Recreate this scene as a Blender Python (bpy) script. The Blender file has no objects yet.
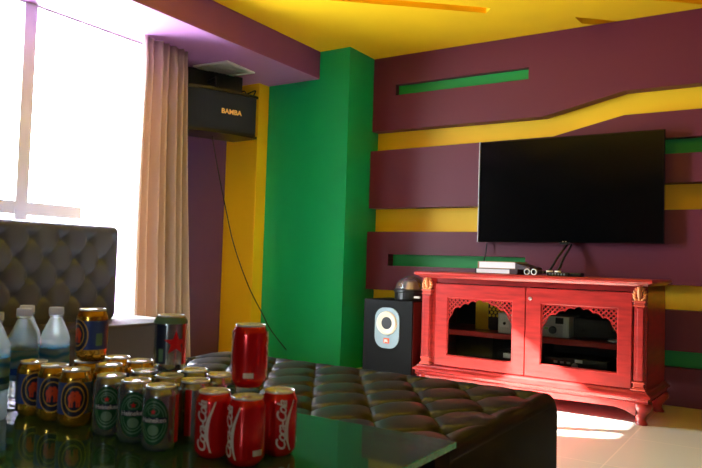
import bpy, bmesh, math, random
from mathutils import Vector, Matrix
from math import radians, pi, sin, cos

random.seed(7)
S = bpy.context.scene
COL = S.collection

# ------------------------------------------------------------------ camera
H = 0.87
yaw, pit, rol = radians(32.8), radians(2.43), radians(1.81)
Fw = Vector((-sin(yaw)*cos(pit), cos(yaw)*cos(pit), sin(pit)))
rt = Vector((cos(yaw), sin(yaw), 0))
up = rt.cross(Fw)
R2 = rt*cos(rol) + up*sin(rol)
U2 = up*cos(rol) - rt*sin(rol)
cd = bpy.data.cameras.new('camera')
cam = bpy.data.objects.new('camera', cd)
COL.objects.link(cam)
M3 = Matrix((R2, U2, -Fw)).transposed()
cam.matrix_world = Matrix.Translation((0, 0, H)) @ M3.to_4x4()
cd.sensor_width = 36.0
cd.lens = 682.0/702.0*36.0
cd.clip_start = 0.05
cd.dof.use_dof = True
cd.dof.focus_distance = 4.3
cd.dof.aperture_fstop = 9.0
S.camera = cam

# ------------------------------------------------------------------ world, sun, daylight, exposure
W = bpy.data.worlds.new('sky')
S.world = W
W.use_nodes = True
bg = W.node_tree.nodes['Background']
bg.inputs[0].default_value = (0.84, 0.93, 1.0, 1)
bg.inputs[1].default_value = 54.0
sd = bpy.data.lights.new('sun', 'SUN')
sun = bpy.data.objects.new('sun', sd)
COL.objects.link(sun)
sd.energy = 90.0
sd.angle = radians(0.8)
sd.color = (1.0, 0.93, 0.82)
SUN_SLOPE, SUN_EL = 0.50, radians(32)
dv = Vector((1.0, SUN_SLOPE, 0)).normalized()*cos(SUN_EL) + Vector((0, 0, -sin(SUN_EL)))
sun.rotation_euler = dv.to_track_quat('-Z', 'Y').to_euler()
def portal(name, loc, rot, sx, sy):
    l = bpy.data.lights.new(name, 'AREA')
    l.shape = 'RECTANGLE'; l.size = sx; l.size_y = sy
    l.cycles.is_portal = True
    o = bpy.data.objects.new(name, l); COL.objects.link(o)
    o.location = loc; o.rotation_euler = rot
    return o
portal('window_portal', (-4.0, 2.72, 1.35), (0, -pi/2, 0), 2.1, 1.2)
portal('window_portal', (0.6, -4.82, 1.475), (pi/2, 0, 0), 0.5, 0.55)  # portal of the added fill window
S.view_settings.view_transform = 'Standard'
S.view_settings.look = 'None'
S.view_settings.exposure = 0.15
S.view_settings.gamma = 1.0
S.view_settings.use_curve_mapping = False
S.cycles.max_bounces = 12
S.cycles.diffuse_bounces = 6
S.cycles.glossy_bounces = 6
S.cycles.transmission_bounces = 10
S.cycles.transparent_max_bounces = 12
S.cycles.use_denoising = True
S.cycles.sample_clamp_indirect = 6.0
S.cycles.caustics_refractive = False
S.cycles.caustics_reflective = False

# ------------------------------------------------------------------ materials
def srgb(r, g, b):
    f = lambda c: (c/255/12.92) if c/255 <= 0.04045 else ((c/255+0.055)/1.055)**2.4
    return (f(r), f(g), f(b), 1)
MATS = {}
def mat(name, col, rough=0.5, metal=0.0, noise=0.0, nscale=20, bump=0.0, bscale=60, coat=0.0, spec=0.5, trans=0.0, ior=1.45, emit=0.0, stretch=(1, 1, 1), stint=(1, 1, 1, 1)):
    m = bpy.data.materials.new(name); m.use_nodes = True
    nt = m.node_tree; p = nt.nodes['Principled BSDF']
    p.inputs['Base Color'].default_value = col
    p.inputs['Roughness'].default_value = rough
    p.inputs['Metallic'].default_value = metal
    p.inputs['Specular IOR Level'].default_value = spec
    p.inputs['Specular Tint'].default_value = stint
    p.inputs['Coat Weight'].default_value = coat
    p.inputs['Coat Roughness'].default_value = 0.12
    p.inputs['Transmission Weight'].default_value = trans
    p.inputs['IOR'].default_value = ior
    if emit:
        p.inputs['Emission Color'].default_value = col
        p.inputs['Emission Strength'].default_value = emit
    if noise or bump:
        tc = nt.nodes.new('ShaderNodeTexCoord')
        mp = nt.nodes.new('ShaderNodeMapping'); mp.inputs['Scale'].default_value = stretch
        nt.links.new(tc.outputs['Object'], mp.inputs['Vector'])
    if noise:
        n = nt.nodes.new('ShaderNodeTexNoise'); n.inputs['Scale'].default_value = nscale
        n.inputs['Detail'].default_value = 5
        nt.links.new(mp.outputs[0], n.inputs['Vector'])
        r = nt.nodes.new('ShaderNodeMapRange')
        r.inputs['From Min'].default_value = 0.3; r.inputs['From Max'].default_value = 0.7
        r.inputs['To Min'].default_value = 1-noise; r.inputs['To Max'].default_value = 1+noise
        nt.links.new(n.outputs['Fac'], r.inputs['Value'])
        mx = nt.nodes.new('ShaderNodeVectorMath'); mx.operation = 'SCALE'
        mx.inputs[0].default_value = col[:3]
        nt.links.new(r.outputs[0], mx.inputs['Scale'])
        nt.links.new(mx.outputs[0], p.inputs['Base Color'])
    if bump:
        n2 = nt.nodes.new('ShaderNodeTexNoise'); n2.inputs['Scale'].default_value = bscale
        n2.inputs['Detail'].default_value = 3
        nt.links.new(mp.outputs[0], n2.inputs['Vector'])
        b = nt.nodes.new('ShaderNodeBump'); b.inputs['Strength'].default_value = bump
        b.inputs['Distance'].default_value = 0.01
        nt.links.new(n2.outputs['Fac'], b.inputs['Height'])
        nt.links.new(b.outputs[0], p.inputs['Normal'])
    MATS[name] = m
    return m
def glass_sheet(name, tint, ior=1.45, rough=0.0, glare_tint=0.0):
    m = bpy.data.materials.new(name); m.use_nodes = True
    nt = m.node_tree; nt.nodes.clear()
    o = nt.nodes.new('ShaderNodeOutputMaterial')
    t = nt.nodes.new('ShaderNodeBsdfTransparent'); t.inputs[0].default_value = tint
    g = nt.nodes.new('ShaderNodeBsdfGlossy'); g.inputs['Roughness'].default_value = rough
    fr = nt.nodes.new('ShaderNodeFresnel'); fr.inputs[0].default_value = ior
    mx = nt.nodes.new('ShaderNodeMixShader')
    nt.links.new(fr.outputs[0], mx.inputs[0]); nt.links.new(t.outputs[0], mx.inputs[1])
    nt.links.new(g.outputs[0], mx.inputs[2])
    out = mx
    if glare_tint:
        df = nt.nodes.new('ShaderNodeBsdfDiffuse'); df.inputs[0].default_value = (0.25, 0.75, 0.75, 1)  # teal film painting window glare onto the table glass
        m2 = nt.nodes.new('ShaderNodeMixShader'); m2.inputs[0].default_value = glare_tint
        nt.links.new(mx.outputs[0], m2.inputs[1]); nt.links.new(df.outputs[0], m2.inputs[2]); out = m2
    nt.links.new(out.outputs[0], o.inputs[0])
    MATS[name] = m
    return m

M = dict(
 yellow=mat('yellow_paint', srgb(253, 204, 26), 0.55, noise=0.03, nscale=3),
 purple=mat('purple_paint', srgb(90, 20, 46), 0.5, noise=0.03, nscale=3),
 mauve=mat('mauve_paint', srgb(112, 54, 112), 0.5, noise=0.03, nscale=3),
 plum=mat('plum_paint', srgb(94, 58, 104), 0.5, noise=0.03, nscale=3),
 lilac=mat('lit_soffit_lilac', srgb(150, 100, 150), 0.5, noise=0.03, nscale=3),
 green=mat('green_paint', srgb(0, 160, 96), 0.45, noise=0.03, nscale=3),
 greend=mat('green_slot_paint', srgb(0, 150, 62), 0.5),
 white=mat('white_paint', srgb(242, 242, 238), 0.6),
 frame=mat('window_aluminium', srgb(244, 246, 248), 0.4),
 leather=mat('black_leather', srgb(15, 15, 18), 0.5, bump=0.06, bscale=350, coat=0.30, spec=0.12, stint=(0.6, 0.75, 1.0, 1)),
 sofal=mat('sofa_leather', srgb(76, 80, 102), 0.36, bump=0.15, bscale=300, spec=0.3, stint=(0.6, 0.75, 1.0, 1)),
 wood=mat('cherry_wood', srgb(152, 38, 37), 0.3, noise=0.28, nscale=7, stretch=(1, 1, 6), coat=0.3),
 woodd=mat('cherry_wood_inside', srgb(120, 26, 24), 0.4, noise=0.1, nscale=8),
 gilt=mat('gilded_carving', srgb(236, 160, 112), 0.28, metal=0.35, noise=0.1, nscale=30),
 wpale=mat('pale_red_wood', srgb(196, 74, 62), 0.28, metal=0.2, coat=0.4),  # paler, slightly metallic red for capitals and column bases
 dark=mat('dark_board', srgb(22, 20, 20), 0.5),
 black=mat('black_plastic', srgb(16, 16, 17), 0.35),
 matte=mat('matte_black', srgb(8, 8, 8), 0.7, spec=0.1),
 lside=mat('ottoman_side_vinyl', srgb(26, 25, 25), 0.75, spec=0.12, bump=0.2, bscale=200),
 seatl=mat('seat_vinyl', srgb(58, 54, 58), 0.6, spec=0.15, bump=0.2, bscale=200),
 bgloss=mat('black_gloss', srgb(8, 8, 9), 0.12, coat=0.4),
 screen=mat('tv_screen', srgb(5, 6, 7), 0.13),
 grille=mat('speaker_cloth', srgb(24, 33, 44), 0.85, bump=0.3, bscale=900),
 subwood=mat('black_ash_veneer', srgb(9, 9, 10), 0.5, spec=0.12, bump=0.1, bscale=60, stretch=(1, 1, 8)),
 subside=mat('red_brown_side', srgb(92, 22, 20), 0.35),
 silver=mat('silver_metal', srgb(200, 202, 204), 0.3, metal=0.85),
 lid=mat('aluminium_lid', srgb(222, 230, 246), 0.34, metal=0.6),
 silp=mat('silver_plastic', srgb(205, 208, 208), 0.35),
 plate=mat('port_plate', srgb(126, 146, 160), 0.4),
 cream=mat('port_ring', srgb(222, 214, 196), 0.35),
 orange=mat('orange_badge', srgb(226, 84, 44), 0.4),
 red=mat('red_can', srgb(205, 14, 20), 0.2, metal=0.45, coat=0.5),
 hein=mat('silver_green_can', srgb(150, 160, 162), 0.2, metal=0.8, coat=0.3),
 gold=mat('gold_can', srgb(196, 154, 52), 0.2, metal=0.8, coat=0.3),
 paper=mat('paper_white', srgb(232, 232, 236), 0.6),
 cwhite=mat('can_print_white', srgb(205, 205, 205), 0.35),
 cred=mat('can_print_red', srgb(205, 18, 26), 0.3),
 cgreen=mat('can_print_green', srgb(6, 74, 40), 0.3),
 clgreen=mat('can_print_pale_green', srgb(96, 134, 110), 0.3),
 cblue=mat('can_print_blue', srgb(46, 72, 142), 0.3),
 cdark=mat('can_print_dark', srgb(26, 36, 62), 0.3),
 cgold=mat('can_print_gold', srgb(200, 160, 70), 0.3),
 corange=mat('can_print_orange', srgb(205, 74, 40), 0.35),
 capw=mat('bottle_cap', srgb(214, 220, 236), 0.4),
 blabel=mat('bottle_label', srgb(70, 176, 206), 0.4, noise=0.25, nscale=60),
 blabel2=mat('bottle_label_band', srgb(24, 78, 140), 0.4),
 tan=mat('tan_cover', srgb(170, 130, 90), 0.5),
 brown=mat('binder_spine', srgb(48, 24, 26), 0.4),
 yplastic=mat('yellow_card', srgb(230, 190, 20), 0.5),
 dispg=mat('green_display', srgb(120, 200, 60), 0.3),
 lettergold=mat('letter_gold', srgb(245, 205, 130), 0.4),
 cable=mat('black_cable', srgb(18, 14, 16), 0.5),
 cabler=mat('brown_cable', srgb(120, 42, 22), 0.5),
 led=mat('led_white', srgb(255, 240, 245), 0.4),
)
glass_sheet('pane', (0.97, 0.98, 0.98, 1), 1.15)
glass_sheet('cabinet_glass', (0.82, 0.84, 0.82, 1), 1.45)
glass_sheet('table_glass', (0.42, 0.70, 0.62, 1), 1.75, 0.04, 0.06)
M['pane'] = MATS['pane']; M['cabg'] = MATS['cabinet_glass']; M['tabg'] = MATS['table_glass']
def translucent(name, col, col2, fac):
    m = bpy.data.materials.new(name); m.use_nodes = True
    nt = m.node_tree; nt.nodes.clear()
    o = nt.nodes.new('ShaderNodeOutputMaterial')
    tc = nt.nodes.new('ShaderNodeTexCoord'); w = nt.nodes.new('ShaderNodeTexWave')
    w.inputs['Scale'].default_value = 14; w.inputs['Distortion'].default_value = 5; w.bands_direction = 'Z'
    nt.links.new(tc.outputs['Object'], w.inputs['Vector'])
    cm = nt.nodes.new('ShaderNodeMixRGB'); cm.inputs[1].default_value = col; cm.inputs[2].default_value = col2
    nt.links.new(w.outputs['Fac'], cm.inputs[0])
    d = nt.nodes.new('ShaderNodeBsdfDiffuse'); t = nt.nodes.new('ShaderNodeBsdfTranslucent')
    nt.links.new(cm.outputs[0], d.inputs[0]); nt.links.new(cm.outputs[0], t.inputs[0])
    mx = nt.nodes.new('ShaderNodeMixShader'); mx.inputs[0].default_value = fac
    nt.links.new(d.outputs[0], mx.inputs[1]); nt.links.new(t.outputs[0], mx.inputs[2])
    nt.links.new(mx.outputs[0], o.inputs[0]); MATS[name] = m
    return m
M['blabel'] = translucent('bottle_label_film', srgb(190, 232, 250), srgb(84, 178, 228), 0.6)
M['capw'] = translucent('bottle_cap_plastic', srgb(225, 230, 245), srgb(215, 222, 240), 0.5)
M['pet'] = mat('clear_plastic_water', (0.86, 0.96, 1.0, 1), 0.03, trans=1.0, ior=1.33)
M['dome'] = mat('dome_plastic', (0.75, 0.62, 0.72, 1), 0.08, trans=0.9, ior=1.3, bump=0.6, bscale=60)
nt_ = M['pet'].node_tree; tr_ = nt_.nodes.new('ShaderNodeBsdfTranslucent'); tr_.inputs[0].default_value = (0.85, 0.95, 1, 1)
mx_ = nt_.nodes.new('ShaderNodeMixShader'); mx_.inputs[0].default_value = 0.3
nt_.links.new(nt_.nodes['Principled BSDF'].outputs[0], mx_.inputs[1]); nt_.links.new(tr_.outputs[0], mx_.inputs[2])
nt_.links.new(mx_.outputs[0], nt_.nodes['Material Output'].inputs[0])
# green polished glass edge, its piped-light glow put into the colour
M['gedge'] = mat('green_glass_edge', srgb(38, 150, 112), 0.15, noise=0.35, nscale=90, coat=0.5)
# sheer curtain cloth
def curtain_mat():
    m = bpy.data.materials.new('curtain_cloth'); m.use_nodes = True
    nt = m.node_tree; nt.nodes.clear()
    o = nt.nodes.new('ShaderNodeOutputMaterial')
    d = nt.nodes.new('ShaderNodeBsdfDiffuse'); d.inputs[0].default_value = srgb(190, 170, 158)
    t = nt.nodes.new('ShaderNodeBsdfTranslucent'); t.inputs[0].default_value = srgb(200, 180, 164)
    mx = nt.nodes.new('ShaderNodeMixShader'); mx.inputs[0].default_value = 0.18
    nt.links.new(d.outputs[0], mx.inputs[1]); nt.links.new(t.outputs[0], mx.inputs[2])
    nt.links.new(mx.outputs[0], o.inputs[0])
    return m
M['curtain'] = curtain_mat()
# floor tiles
def tile_mat():
    m = bpy.data.materials.new('floor_tiles'); m.use_nodes = True
    nt = m.node_tree; p = nt.nodes['Principled BSDF']
    tc = nt.nodes.new('ShaderNodeTexCoord'); mp = nt.nodes.new('ShaderNodeMapping')
    mp.inputs['Location'].default_value = (0.70, -3.85, 0)
    nt.links.new(tc.outputs['Object'], mp.inputs['Vector'])
    b = nt.nodes.new('ShaderNodeTexBrick')
    b.offset = 0.0; b.squash = 1.0
    b.inputs['Scale'].default_value = 1.0
    b.inputs['Mortar Size'].default_value = 0.004
    b.inputs['Brick Width'].default_value = 0.6
    b.inputs['Row Height'].default_value = 0.6
    b.inputs['Color1'].default_value = srgb(218, 220, 212)
    b.inputs['Color2'].default_value = srgb(212, 214, 206)
    b.inputs['Mortar'].default_value = srgb(236, 232, 220)
    nt.links.new(mp.outputs[0], b.inputs['Vector'])
    nt.links.new(b.outputs['Color'], p.inputs['Base Color'])
    p.inputs['Roughness'].default_value = 0.26
    return m
M['tiles'] = tile_mat()

# ------------------------------------------------------------------ helpers
def link(name, bm, material, parent=None, smooth=False, loc=None):
    me = bpy.data.meshes.new(name)
    bmesh.ops.recalc_face_normals(bm, faces=bm.faces)
    bm.to_mesh(me); bm.free()
    if smooth:
        for f in me.polygons: f.use_smooth = True
    me.materials.append(M[material] if isinstance(material, str) else material)
    o = bpy.data.objects.new(name, me); COL.objects.link(o)
    if parent: o.parent = parent
    if loc: o.location = loc
    return o
def B():
    return bmesh.new()
def box(bm, x0, x1, y0, y1, z0, z1, bev=0.0, seg=2):
    t = bmesh.new()
    bmesh.ops.create_cube(t, size=1)
    for v in t.verts:
        v.co = Vector(((x0+x1)/2+v.co.x*(x1-x0), (y0+y1)/2+v.co.y*(y1-y0), (z0+z1)/2+v.co.z*(z1-z0)))
    if bev:
        bmesh.ops.bevel(t, geom=list(t.edges), offset=bev, segments=seg, affect='EDGES', profile=0.5)
    me = bpy.data.meshes.new('t'); t.to_mesh(me); t.free(); bm.from_mesh(me); bpy.data.meshes.remove(me)
    return bm
def join(bm, t, mtx=None):
    me = bpy.data.meshes.new('t'); t.to_mesh(me); t.free()
    if mtx: me.transform(mtx)
    bm.from_mesh(me); bpy.data.meshes.remove(me)
def prism(bm, pts, axis, a, b):
    # pts 2-D outline, extruded along axis between a and b
    def P(p, c):
        return {'y': (p[0], c, p[1]), 'x': (c, p[0], p[1]), 'z': (p[0], p[1], c)}[axis]
    v0 = [bm.verts.new(P(p, a)) for p in pts]; v1 = [bm.verts.new(P(p, b)) for p in pts]
    n = len(pts)
    bm.faces.new(v0); bm.faces.new(v1[::-1])
    for i in range(n):
        bm.faces.new((v0[i], v0[(i+1) % n], v1[(i+1) % n], v1[i]))
    return bm
def lathe(bm, prof, seg=32, c=(0, 0, 0)):
    rings = []
    for r, z in prof:
        if r < 1e-6:
            rings.append([bm.verts.new((c[0], c[1], c[2]+z))])
        else:
            rings.append([bm.verts.new((c[0]+r*cos(2*pi*i/seg), c[1]+r*sin(2*pi*i/seg), c[2]+z)) for i in range(seg)])
    for a, b in zip(rings, rings[1:]):
        for i in range(seg):
            j = (i+1) % seg
            if len(a) == 1 and len(b) == 1: continue
            if len(a) == 1: bm.faces.new((a[0], b[i], b[j]))
            elif len(b) == 1: bm.faces.new((a[i], a[j], b[0]))
            else: bm.faces.new((a[i], a[j], b[j], b[i]))
    return bm
def tube(bm, pts, r, seg=8):
    pts = [Vector(p) for p in pts]
    prev = None; rings = []
    for i, p in enumerate(pts):
        d = (pts[min(i+1, len(pts)-1)] - pts[max(i-1, 0)]).normalized()
        a = d.cross(Vector((0, 0, 1)))
        if a.length < 1e-3: a = d.cross(Vector((0, 1, 0)))
        a.normalize()
        if prev is not None and a.dot(prev) < 0: a = -a
        prev = a
        b = d.cross(a)
        rr = r[i] if isinstance(r, (list, tuple)) else r
        rings.append([bm.verts.new(p + (a*cos(2*pi*k/seg) + b*sin(2*pi*k/seg))*rr) for k in range(seg)])
    for u, w in zip(rings, rings[1:]):
        for k in range(seg):
            bm.faces.new((u[k], u[(k+1) % seg], w[(k+1) % seg], w[k]))
    bm.faces.new(rings[0]); bm.faces.new(rings[-1][::-1])
    return bm
def smoothpath(pts, n=8):
    P = [Vector(p) for p in pts]; out = []
    for i in range(len(P)-1):
        p0, p1, p2, p3 = P[max(i-1, 0)], P[i], P[i+1], P[min(i+2, len(P)-1)]
        for k in range(n):
            t = k/n
            out.append(0.5*((2*p1)+(p2-p0)*t+(2*p0-5*p1+4*p2-p3)*t*t+(3*p1-p0-3*p2+p3)*t**3))
    out.append(P[-1])
    return out
def empty(name, loc, rz=0.0):
    o = bpy.data.objects.new(name, None); COL.objects.link(o)
    o.location = loc; o.rotation_euler = (0, 0, rz)
    o.empty_display_size = 0.05
    return o
def tag(o, label, cat=None, group=None, kind=None):
    if label: o['label'] = label
    if cat: o['category'] = cat
    if group: o['group'] = group
    if kind: o['kind'] = kind
    return o
def struct(o, label=None):
    o['kind'] = 'structure'
    if label: o['label'] = label
    return o
def boolean(o, cutters):
    # subtract cutter meshes for good; the cutters are removed
    dg = None
    mods = []
    for c in cutters:
        m = o.modifiers.new('cut', 'BOOLEAN'); m.object = c; m.operation = 'DIFFERENCE'; m.solver = 'EXACT'
    dg = bpy.context.evaluated_depsgraph_get(); dg.update()
    me = bpy.data.meshes.new_from_object(o.evaluated_get(dg))
    o.modifiers.clear(); old = o.data; o.data = me
    bpy.data.meshes.remove(old)
    for c in cutters:
        d = c.data; bpy.data.objects.remove(c); bpy.data.meshes.remove(d)
def text_bm(s, size, extrude=0.0, shear=0.0, bold=0.0, spacing=1.0):
    cu = bpy.data.curves.new('t', 'FONT'); cu.body = s; cu.size = size; cu.extrude = extrude
    cu.shear = shear; cu.offset = bold; cu.align_x = 'CENTER'; cu.align_y = 'CENTER'; cu.space_character = spacing
    cu.resolution_u = 3
    o = bpy.data.objects.new('t', cu); COL.objects.link(o)
    dg = bpy.context.evaluated_depsgraph_get(); dg.update()
    me = bpy.data.meshes.new_from_object(o.evaluated_get(dg))
    bm = bmesh.new(); bm.from_mesh(me)
    bpy.data.objects.remove(o); bpy.data.curves.remove(cu); bpy.data.meshes.remove(me)
    return bm

# ------------------------------------------------------------------ room shell
CZ = 2.63
bm = B(); box(bm, -4.4, 3.8, -4.8, 5.3, -0.1, 0.0)
struct(link('floor', bm, 'tiles'), 'glossy beige tiled floor')
bm = B(); box(bm, -4.4, 3.8, -4.8, 5.3, CZ, CZ+0.16)
ceil = link('ceiling', bm, 'yellow'); struct(ceil, 'bright yellow ceiling with diagonal recessed slots')
cuts = []
dd = Vector((0.76, 0.65, 0)).normalized()   # direction of the slots
nn = Vector((dd.y, -dd.x, 0))
for far, L in (((-1.78, 4.40), 3.2), ((-1.10, 5.055), 0.24+0.12), ((-0.05, 5.28), 2.6)):
    f0 = Vector((far[0], far[1], 0)); a = f0 - dd*L
    w = 0.10
    q = [(p.x, p.y) for p in (a, f0, f0+nn*w, a+nn*w)]
    if L < 1: q = [(-1.266, 4.753), (-1.256, 4.90), (-1.06, 5.09), (-0.895, 5.09)]
    t = B(); prism(t, q, 'z', CZ-0.05, CZ+0.07)
    cuts.append(link('cut', t, 'yellow'))
boolean(ceil, cuts)
# TV wall: recessed yellow plane, purple boards in front, green behind the slots
bm = B(); box(bm, -3.1, 3.8, 5.15, 5.3, 0, CZ)
struct(link('wall_back', bm, 'greend'), 'green wall seen through the slots of the purple boards')
bm = B(); box(bm, 3.6, 3.8, -4.8, 5.07, 0, CZ); struct(link('wall_right', bm, 'purple'))
FX0, FX1, FZ0, FZ1 = 0.35, 0.85, 1.2, 1.75
bm = B(); box(bm, -4.4, FX0, -4.8, -4.6, 0, CZ); box(bm, FX1, 3.8, -4.8, -4.6, 0, CZ)
box(bm, FX0, FX1, -4.8, -4.6, 0, FZ0); box(bm, FX0, FX1, -4.8, -4.6, FZ1, CZ); struct(link('wall_front', bm, 'purple'))
w2 = empty('window_2', (FX0, -4.7, FZ0)); struct(w2, 'small added window behind the camera that gives cool fill light')  # unseen window added for cool fill on the can fronts
bm = B(); L_, H_ = FX1-FX0, FZ1-FZ0
box(bm, 0, L_, -0.03, 0.03, 0, 0.03); box(bm, 0, L_, -0.03, 0.03, H_-0.03, H_); box(bm, 0, 0.03, -0.03, 0.03, 0.03, H_-0.03); box(bm, L_-0.03, L_, -0.03, 0.03, 0.03, H_-0.03)
link('window_frame', bm, 'frame', w2)
bm = B(); box(bm, 0.03, L_-0.03, -0.004, 0.004, 0.03, H_-0.03); link('window_pane', bm, 'pane', w2)
def board(n, pts, yf, hole, label):
    t = B(); prism(t, pts, 'y', yf, 5.149)
    bmesh.ops.recalc_face_normals(t, faces=t.faces)
    o = link('trim_%d' % n, t, 'purple'); struct(o, label)
    if hole:
        x0, x1, z0, z1 = hole
        c = B(); box(c, x0, x1, yf-0.1, 5.25, z0, z1)
        boolean(o, [link('cut', c, 'purple')])
        g = B(); box(g, x0+0.0005, x1-0.0005, 5.025, 5.149, z0+0.0005, z1-0.0005)
        struct(link('trim_%d' % (n+10), g, 'greend'), 'green inlay strip in the slot of the purple wall board')
    return o
XR = 3.6
board(1, [(-3.02, CZ), (-3.02, 2.0), (-1.54, 2.0), (-0.97, 2.13), (XR, 2.13), (XR, CZ)], 4.972, (-2.80, -1.66, 2.295, 2.385), 'topmost purple wall board with a green slot')
board(2, [(-3.02, 1.828), (-3.02, 1.34), (-1.75, 1.34), (-1.15, 1.473), (XR, 1.473), (XR, 1.955), (-0.97, 1.955), (-1.46, 1.842)], 4.955, (-1.0, 1.2, 1.667, 1.775), 'purple wall board behind the television')
board(3, [(-3.02, 1.14), (-3.02, 0.655), (-1.9, 0.655), (-1.4, 0.792), (XR, 0.792), (XR, 1.29), (-1.15, 1.29), (-1.75, 1.14)], 4.94, (-2.81, -1.645, 0.858, 0.953), 'purple wall board above the cabinet with a green slot')
board(4, [(-3.02, 0.50), (-3.02, 0.0), (XR, 0.0), (XR, 0.625), (-1.4, 0.625), (-1.9, 0.50)], 4.955, (-0.9, 1.2, 0.25, 0.36), 'lowest purple wall board behind the cabinet')
for n, pts in ((5, [(-3.02, 2.0), (-1.54, 2.0), (-.97, 2.13), (XR, 2.13), (XR, 1.955), (-.97, 1.955), (-1.46, 1.842), (-3.02, 1.828)]),
               (6, [(-3.02, 1.34), (-1.75, 1.34), (-1.15, 1.473), (XR, 1.473), (XR, 1.29), (-1.15, 1.29), (-1.75, 1.14), (-3.02, 1.14)]),
               (7, [(-3.02, .655), (-1.9, .655), (-1.4, .792), (XR, .792), (XR, .625), (-1.4, .625), (-1.9, .50), (-3.02, .50)])):
    t = B(); prism(t, pts, 'y', 5.075, 5.149)
    struct(link('trim_%d' % n, t, 'yellow'), 'recessed yellow band between two purple wall boards')
# green corner column
bm = B(); box(bm, -3.86, -3.02, 4.587, 5.3, 0, CZ)
struct(link('wall_corner', bm, 'green'), 'green painted corner column')
# niche behind the curtain: yellow end wall with its side strip, lilac back
bm = B(); box(bm, -4.4, -3.862, 4.458, 5.3, 0, CZ, 0.004, 1)
struct(link('wall_niche', bm, 'yellow'), 'yellow pier beside the green column')
bm = B(); box(bm, -4.4, -4.22, 3.45, 4.458, 0, CZ)
struct(link('wall_niche_back', bm, 'plum'), 'lilac back wall of the speaker niche')
# window wall
bm = B()
box(bm, -4.1, -3.92, 3.3, 3.45, 0, CZ); box(bm, -4.4, -4.1, 3.3, 3.45, 0, CZ)
box(bm, -4.1, -3.92, 2.12, 3.3, 0, 0.3); box(bm, -4.1, -3.92, 2.12, 3.3, 2.40, CZ)
box(bm, -4.1, -3.92, -4.6, 2.12, 0, CZ)
struct(link('wall_left', bm, 'plum'), 'lilac wall around the window')
def window(n, y0, y1, z0, z1, mull, rails, stay=False):
    e = empty('window_%d' % n, (-3.95, y0, z0)); struct(e, 'bright window with slim pale frame')
    L = y1-y0; Hh = z1-z0; f = 0.035
    t = B()
    box(t, -0.03, 0.03, 0, L, 0, f); box(t, -0.03, 0.03, 0, L, Hh-0.012, Hh)
    box(t, -0.03, 0.03, 0, f, 0, Hh); box(t, -0.03, 0.03, L-f, L, 0, Hh)
    for m in mull: box(t, -0.036, 0.038, m-y0-0.04, m-y0+0.04, 0, Hh)
    for r, ra, rb in rails: box(t, -0.031, 0.034, ra-y0+0.001, rb-y0, r-z0-0.04, r-z0+0.04)
    link('window_frame', t, 'frame', e)
    t = B(); box(t, -0.004, 0.004, f, L-f, f, Hh-0.012)
    link('window_pane', t, 'pane', e)
window(1, 2.12, 3.3, 0.3, 2.40, (2.38,), ((1.14, 2.12, 2.80),))
# soffit along the window wall
bm = B(); box(bm, -4.22, -3.316, -4.6, 4.587, 2.40, CZ, 0.003, 1)
struct(link('ceiling_soffit', bm, 'mauve'), 'purple dropped soffit above the window')
bm = B(); box(bm, -4.22, -3.318, -4.6, 4.586, 2.398, 2.4015)  # paler underside sheet, window light put into its colour
struct(link('ceiling_soffit_underside', bm, 'lilac'), 'lilac soffit underside, paler with window light in its colour')
bm = B(); box(bm, -3.92, -3.90, -4.6, 3.3, 0, 0.08); struct(link('baseboard_left', bm, 'dark'))

# ------------------------------------------------------------------ ceiling vent in the soffit
v = empty('ceiling_vent', (-3.83, 3.985, 2.40), radians(4))
tag(v, 'square off-white air vent set in the lilac soffit above the speaker', 'air vent')
bm = B()
for a in range(4):
    t = B(); prism(t, [(-0.175, -0.175), (0.175, -0.175), (0.14, -0.14), (-0.14, -0.14)], 'z', -0.014, 0.0)
    join(bm, t, Matrix.Rotation(a*pi/2, 4, 'Z'))
link('frame', bm, 'white', v)
bm = B(); box(bm, -0.145, 0.145, -0.145, 0.145, -0.004, 0.0)
for i in range(9):
    y = -0.13 + i*0.0325
    t = B(); box(t, -0.14, 0.14, -0.011, 0.011, -0.001, 0.001)
    join(bm, t, Matrix.Translation((0, y, -0.008)) @ Matrix.Rotation(radians(25), 4, 'X'))
link('grille', bm, 'white', v)

# ------------------------------------------------------------------ curtain
bm = B(); nY, nZ = 120, 30; rows = []
for j in range(nZ+1):
    tz = j/nZ; z = 2.396 - tz*2.34
    row = []
    y0 = 3.115 - 0.02*sin(tz*3); y1 = 3.52 + 0.12*tz**1.5
    for i in range(nY+1):
        s = i/nY; y = y0+(y1-y0)*s
        amp = 0.046 + 0.010*tz
        x = -3.775 + amp*sin(s*2*pi*6.2 + 0.5*sin(tz*2.3+s*5)) + 0.012*sin(s*2*pi*2.7+1.3+tz)
        if tz < 0.04: x = -3.765 + (x+3.765)*0.6 + 0.01*sin(s*2*pi*14)
        row.append(bm.verts.new((x, y, z)))
    rows.append(row)
for a, b in zip(rows, rows[1:]):
    for i in range(nY): bm.faces.new((a[i], a[i+1], b[i+1], b[i]))
c = link('curtain', bm, 'curtain', smooth=True)
mo = c.modifiers.new('th', 'SOLIDIFY'); mo.thickness = 0.003
tag(c, 'tan pleated curtain hanging floor length at the right end of the window', 'curtain')

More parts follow.
